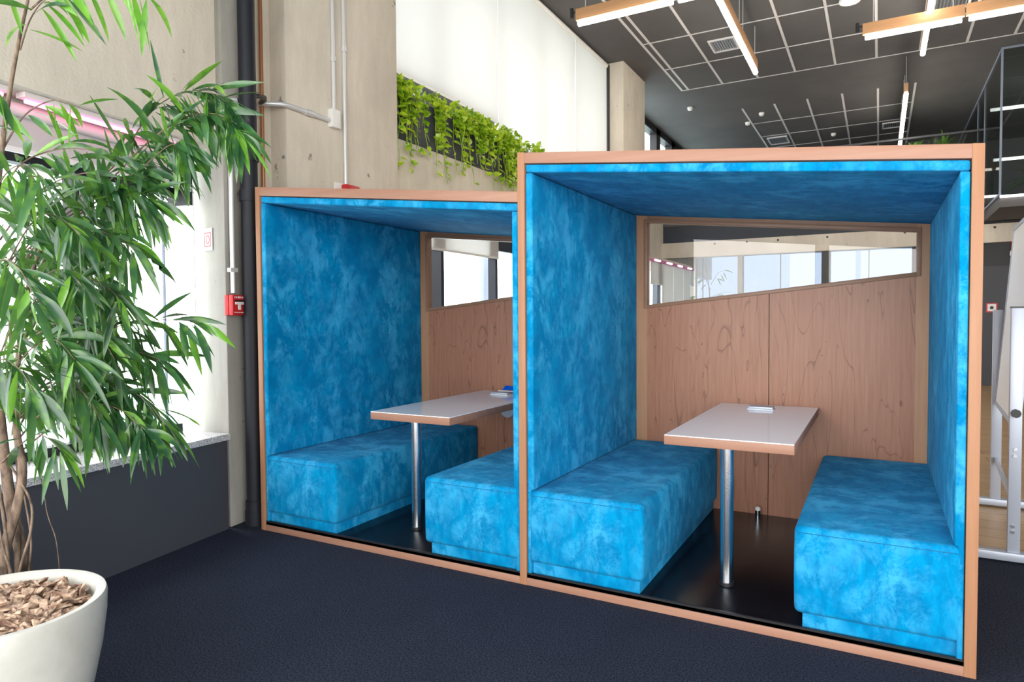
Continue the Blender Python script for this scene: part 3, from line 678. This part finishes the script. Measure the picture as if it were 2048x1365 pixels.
cm = ch.build('bark_mulch', 'chip', pl); cm['kind'] = 'stuff'

def leaf_long(mb, p, d, L, wd, droop, side):
    d = d.normalized(); g = Vector((0, 0, -1)); n = 6; prev = []
    pts = []; q = p.copy(); dd = d.copy()
    for i in range(n+1):
        pts.append((q.copy(), dd.copy())); dd = (dd+g*droop/n).normalized(); q = q+dd*(L/n)
    prof = [.12, .62, .95, 1.0, .82, .48, .03]
    base = len(mb.v)
    for i, (c0, e) in enumerate(pts):
        s = e.cross(side)
        s = s.normalized() if s.length > .05 else e.cross(Vector((1, .2, .1))).normalized()
        nn = s.cross(e); wv = wd*.5*prof[i]
        mb.v += [tuple(c0+s*wv+nn*wv*.28), tuple(c0), tuple(c0-s*wv+nn*wv*.28)]
    for i in range(n):
        a = base+3*i; mb.f += [(a, a+1, a+4, a+3), (a+1, a+2, a+5, a+4)]
def smoothpath(ctrl, n):
    out = []; m = len(ctrl)-1
    for i in range(n+1):
        t = i/n*m; k = min(int(t), m-1); u = t-k
        p0 = ctrl[max(k-1, 0)]; p1 = ctrl[k]; p2 = ctrl[k+1]; p3 = ctrl[min(k+2, m)]
        out.append(.5*((2*p1)+(-p0+p2)*u+(2*p0-5*p1+4*p2-p3)*u*u+(-p0+3*p1-3*p2+p3)*u**3))
    return out
fol = MB(); fol2 = MB(); twig = MB()
def branch(px, n_leaf, start=.25, r0=.0038, leafL=(.13, .215), bright=.12, out=(0, 0, 0)):
    ctrl = [at(*q) for q in px]; path = smoothpath(ctrl, 18)
    twig.tube([p-POT for p in path], [r0*(1-.75*i/18) for i in range(19)], 6)
    n_leaf = int(n_leaf*1.35)
    for i in range(n_leaf):
        u = start+(1-start)*(i+random.random())/n_leaf; k = min(int(u*18), 17); f = u*18-k
        p = path[k].lerp(path[k+1], min(f, 1)); tan = (path[k+1]-path[k]).normalized()
        sd = 1 if i % 2 else -1
        view = (CAM-p).normalized(); lat = tan.cross(view).normalized()*sd
        d = tan*random.uniform(.3, 1.0)+lat*random.uniform(.15, .8)+Vector((0, 0, -random.uniform(.15, .9)))+Vector((random.uniform(-.35, .35), random.uniform(-.35, .35), random.uniform(-.2, .2)))+Vector(out)
        d.normalize(); st = p-POT
        if (p+d*.2-O).dot(N) < .10: continue
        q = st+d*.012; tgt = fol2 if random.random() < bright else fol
        leaf_long(tgt, q, d, random.uniform(*leafL), random.uniform(.018, .030), random.uniform(.2, 1.2), Vector((random.uniform(-1, 1), random.uniform(-1, .2), random.uniform(-.2, 1))).normalized())
z = 2.62
# main stems from the pot
stems = MB()
def stem(pxs, r0, r1, mb=stems):
    path = smoothpath([at(*q) for q in pxs], 20); mb.tube([p-POT for p in path], [r0+(r1-r0)*i/20 for i in range(21)], 10); return path
stem([(62, 1200, 2.58), (40, 1090, 2.58), (20, 1000, 2.58), (8, 900, 2.58), (-5, 760, 2.6), (-12, 560, 2.6), (0, 330, 2.5), (30, 120, 2.45), (70, -60, 2.4)], .026, .004)
stem([(5, 1185, 2.5), (10, 1100, 2.5), (38, 1000, 2.5), (45, 930, 2.5), (33, 860, 2.5), (36, 720, 2.55), (60, 560, 2.6), (110, 430, 2.6)], .021, .006)
stem([(40, 1210, 2.5), (34, 1080, 2.55), (38, 960, 2.6), (28, 820, 2.6), (20, 640, 2.65)], .012, .006)
stem([(-60, 1190, 2.6), (-40, 1000, 2.6), (-20, 860, 2.6), (-40, 600, 2.6), (-60, 300, 2.6)], .024, .008)
stems.build('trunk', 'bark', pl, smooth=True)
roots = MB()
stem([(58, 1150, 2.5), (62, 1080, 2.48), (50, 1000, 2.5), (38, 940, 2.52)], .004, .003, roots)
stem([(120, 1150, 2.55), (112, 1080, 2.55), (95, 1030, 2.55), (85, 970, 2.55), (68, 905, 2.58), (60, 850, 2.6)], .0018, .0015, roots)
stem([(28, 1190, 2.45), (45, 1120, 2.45), (62, 1060, 2.45), (60, 1000, 2.48), (20, 930, 2.5)], .005, .004, roots)
stem([(34, 1220, 2.42), (24, 1150, 2.42), (4, 1090, 2.45), (-10, 1000, 2.5)], .005, .004, roots)
stem([(22, 1160, 2.48), (10, 1060, 2.48), (-4, 960, 2.5)], .006, .005, roots)
roots.build('aerial_root', 'bark', pl, smooth=True)
# branches (pixel, pixel, depth)
branch([(20, 560, 2.6), (120, 430, 2.6), (230, 330, 2.6), (310, 215, 2.55), (400, 180, 2.5), (455, 205, 2.45)], 60, .38)
branch([(100, 450, 2.6), (200, 380, 2.55), (290, 290, 2.5), (370, 235, 2.5), (440, 230, 2.45), (480, 268, 2.4)], 56, .3)
branch([(100, 450, 2.6), (200, 400, 2.5), (280, 340, 2.45), (340, 290, 2.45), (375, 300, 2.4)], 50, .25)
branch([(30, 520, 2.6), (120, 450, 2.5), (200, 410, 2.45), (260, 390, 2.4), (300, 400, 2.4)], 46, .2)
branch([(0, 480, 2.6), (60, 400, 2.5), (120, 360, 2.45), (190, 345, 2.4), (250, 360, 2.4)], 40, .15)
branch([(20, 640, 2.6), (90, 520, 2.5), (160, 460, 2.45), (220, 470, 2.4), (270, 500, 2.35)], 44, .2)
branch([(10, 700, 2.6), (80, 600, 2.5), (140, 560, 2.45), (200, 565, 2.4), (240, 600, 2.35)], 40, .15)
branch([(-20, 600, 2.6), (30, 500, 2.4), (70, 440, 2.3), (110, 430, 2.3), (160, 470, 2.2)], 40, .1)
branch([(-20, 760, 2.6), (30, 640, 2.4), (80, 560, 2.3), (130, 540, 2.3), (170, 580, 2.2)], 40, .1)
branch([(-30, 860, 2.6), (20, 760, 2.4), (60, 700, 2.3), (110, 680, 2.3), (150, 720, 2.2)], 40, .1)
branch([(36, 860, 2.55), (90, 760, 2.55), (150, 690, 2.55), (230, 655, 2.5), (310, 640, 2.5), (385, 645, 2.45)], 34, .3)
branch([(36, 800, 2.55), (100, 720, 2.55), (180, 690, 2.5), (260, 700, 2.5), (320, 720, 2.45)], 36, .3)
branch([(36, 880, 2.55), (90, 820, 2.5), (160, 770, 2.5), (230, 770, 2.5), (290, 800, 2.45), (330, 850, 2.4)], 50, .3)
branch([(40, 905, 2.55), (110, 850, 2.5), (180, 810, 2.45), (240, 820, 2.4), (290, 860, 2.35)], 40, .3)
branch([(30, 850, 2.55), (80, 790, 2.45), (130, 760, 2.4), (170, 790, 2.35), (200, 840, 2.3)], 34, .25)
branch([(20, 700, 2.6), (90, 660, 2.5), (140, 640, 2.45), (190, 660, 2.4), (230, 720, 2.35)], 38, .2)
branch([(-10, 940, 2.6), (30, 900, 2.5), (70, 870, 2.45), (100, 880, 2.4), (120, 900, 2.35)], 12, .3)
branch([(-30, 500, 2.6), (-20, 420, 2.4), (10, 350, 2.2), (50, 330, 2.1), (90, 360, 2.0)], 26, .2)
branch([(-60, 620, 2.5), (-40, 560, 2.3), (0, 520, 2.1), (40, 540, 2.0), (70, 600, 1.95)], 24, .2)
branch([(-60, 820, 2.5), (-40, 760, 2.3), (0, 720, 2.2), (40, 740, 2.1), (70, 790, 2.05)], 20, .2)
branch([(0, 400, 2.5), (40, 330, 2.5), (110, 300, 2.5), (180, 300, 2.45), (240, 320, 2.4)], 18, .2, bright=.3)
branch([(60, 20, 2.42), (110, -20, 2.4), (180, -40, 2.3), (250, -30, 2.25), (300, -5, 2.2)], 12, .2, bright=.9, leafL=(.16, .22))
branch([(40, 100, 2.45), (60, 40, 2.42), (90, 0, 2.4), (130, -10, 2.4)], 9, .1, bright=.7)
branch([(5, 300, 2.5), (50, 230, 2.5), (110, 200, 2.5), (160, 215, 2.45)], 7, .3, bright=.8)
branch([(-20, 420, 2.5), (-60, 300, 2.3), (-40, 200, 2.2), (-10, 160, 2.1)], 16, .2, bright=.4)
for k in range(9):    # the side of the crown beyond the picture edge
    a = random.uniform(300, 850); x = random.uniform(-60, 60)
    branch([(x, a, 2.6), (x-90, a-90, 2.7), (x-190, a-120, 2.8), (x-290, a-60, 2.85)], 26, .1)
for k in range(12):    # inner and back side
    a = random.uniform(330, 820); x = random.uniform(0, 90)
    branch([(x, a+60, 2.6), (x+50, a, 2.85), (x+100, a-10, 3.0), (x+150, a+40, 3.1)], 24, .1)
twig.build('branch', 'bark', pl, smooth=True)
fol.build('foliage', 'leaf', pl, smooth=True)
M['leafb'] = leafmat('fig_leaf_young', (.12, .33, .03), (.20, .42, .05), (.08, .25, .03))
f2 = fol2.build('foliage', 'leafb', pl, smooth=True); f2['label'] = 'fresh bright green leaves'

# small plants far away
def bushy(name, loc, h, nleaf, label, spread=.35, m='leaf'):
    t = thing(name, label, 'plant', loc); f = MB()
    for i in range(nleaf):
        a = random.uniform(0, 2*PI); e = random.uniform(.3, 1.4)
        d = Vector((math.cos(a)*math.cos(e), math.sin(a)*math.cos(e), math.sin(e)))
        leaf_long(f, Vector((random.uniform(-.04, .04), random.uniform(-.04, .04), .25)), d, h*random.uniform(.6, 1), .035, 1.4, Vector((0, 0, 1)))
    f.build('foliage', m, t, smooth=True)
    MB().lathe([(.001, 0), (.10, 0), (.13, .25), (.115, .25), (.11, .2), (.001, .2)], n=20).build('pot', 'pot', t, smooth=True)
    return t
bushy('potted_plant', (2.12, 12.8, 4.30), .42, 60, 'leafy plant behind the mezzanine balustrade, left one', m='leafb')
bushy('potted_plant', (2.62, 12.8, 4.30), .46, 70, 'leafy plant behind the mezzanine balustrade beside the glass room', m='leafb')
bushy('potted_plant', (3.85, 11.4, 3.30), .60, 60, 'leafy plant inside the upper glass room at the right edge')
for x, y, z0, z1, lb in ((2.0, 12.6, 3.5, 4.35, 'dark shelf carrying plants behind the balustrade'),):
    sh = tag(MB().box(1.9, 12.55, 3.5, 3.0, 12.95, 4.28).box(1.9, 12.55, 4.28, 3.0, 12.95, 4.30).build('cabinet', 'dark'), lb, 'cabinet')
bpy.data.objects['potted_plant'].location.z = 4.30
pst = tag(MB().box(3.65, 11.2, 3.2, 4.05, 11.6, 3.30).build('plant_stand', 'dark'), 'low dark stand under the plant in the upper glass room', 'stand')
# bare plant in front of the end window
fp2 = thing('potted_fig', 'sparse dark plant in front of the end window, seen through the larger booth', 'plant', (-1.45, 10.9, 0))
tw = MB(); ff = MB()
tw.tube([(0, 0, .4), (.02, 0, 1.2), (-.03, 0, 1.9), (-.10, 0, 2.35)], [.02, .015, .01, .004], 8)
for (z0, dx, dz) in ((1.3, .35, .25), (1.45, -.3, .3), (1.7, .4, .1), (1.85, -.25, .35), (1.95, .3, .3)):
    tw.tube([(0, 0, z0), (dx*.5, 0, z0+dz*.8), (dx, .05, z0+dz)], [.006, .004, .002], 6)
    for i in range(5):
        u = random.uniform(.3, 1); leaf_long(ff, Vector((dx*u, 0, z0+dz*u)), Vector((dx, 0, -.6+random.random()*.8)), .17, .022, .7, Vector((0, -1, .3)))
tw.build('trunk', 'bark', fp2); ff.build('foliage', 'leaf', fp2, smooth=True)
MB().lathe([(.001, 0), (.14, 0), (.20, .4), (.18, .4), (.17, .36), (.001, .36)], n=28).build('pot', 'pot', fp2, smooth=True)

# ------------------------------------------------------------------ mobile whiteboard
wb = thing('whiteboard', 'mobile whiteboard on silver stand beside the right booth', 'whiteboard', (2.17, 2.06, 0))
ox, oy = 2.17, 2.06
def wbx(x0, y0, z0, x1, y1, z1): return MB().box(x0-ox, y0-oy, z0, x1-ox, y1-oy, z1)
wbx(2.131, 1.44, .055, 2.185, 1.475, 1.338).build('post', 'silver', wb, bevel=.002)
wbx(2.205, 2.66, .055, 2.262, 2.695, 1.336).build('post', 'silver', wb, bevel=.002)
wbx(2.129, 1.438, 1.336, 2.187, 1.477, 1.345).build('post_cap', 'black', wb)
wbx(1.90, 1.425, .012, 2.62, 1.49, .055).build('foot', 'silver', wb, bevel=.003)
wbx(1.90, 2.645, .012, 2.62, 2.71, .055).build('foot', 'silver', wb, bevel=.003)
for x in (1.94, 2.58):
    for y in (1.457, 2.677): MB().tube([(x-ox, y-oy, 0), (x-ox, y-oy, .014)], .02, 12).build('foot_pad', 'black', wb)
MB().hexa([(2.150-ox, 1.475-oy, .30), (2.165-ox, 1.475-oy, .30), (2.24-ox, 2.66-oy, .30), (2.225-ox, 2.66-oy, .30), (2.150-ox, 1.475-oy, .34), (2.165-ox, 1.475-oy, .34), (2.24-ox, 2.66-oy, .34), (2.225-ox, 2.66-oy, .34)]).build('cross_rail', 'silver', wb)
# tilted board between the posts
def bp(y, z, off): # plane tilts: lower edge left, upper edge right
    x = 2.16+(y-1.5)*.055+(z-.70)*.075
    return (x-ox+off, y-oy, z)
MB().hexa([bp(1.50, .72, 0), bp(1.50, .72, .018), bp(2.64, .72, .018), bp(2.64, .72, 0), bp(1.50, 1.86, 0), bp(1.50, 1.86, .018), bp(2.64, 1.86, .018), bp(2.64, 1.86, 0)]).build('board_panel', 'board', wb)
fr = MB()
for (ya, yb_, za, zb_) in ((1.48, 2.66, .70, .725), (1.48, 2.66, 1.855, 1.88), (1.48, 1.50, .70, 1.88), (2.64, 2.66, .70, 1.88)):
    fr.hexa([bp(ya, za, -.006), bp(ya, za, .024), bp(yb_, za, .024), bp(yb_, za, -.006), bp(ya, zb_, -.006), bp(ya, zb_, .024), bp(yb_, zb_, .024), bp(yb_, zb_, -.006)])
fr.build('board_frame', 'silver', wb)
MB().tube([(2.156-ox, 1.44-oy, .79), (2.156-ox, 1.415-oy, .79)], .022, 8).build('knob', 'black', wb)
for (x, z0) in ((2.158, .60), (2.156, .565), (2.152, .195), (2.152, .165)):
    MB().tube([(x-ox, 1.441-oy, z0), (x-ox, 1.434-oy, z0)], .009, 10).build('bolt', 'chrome', wb, smooth=True)
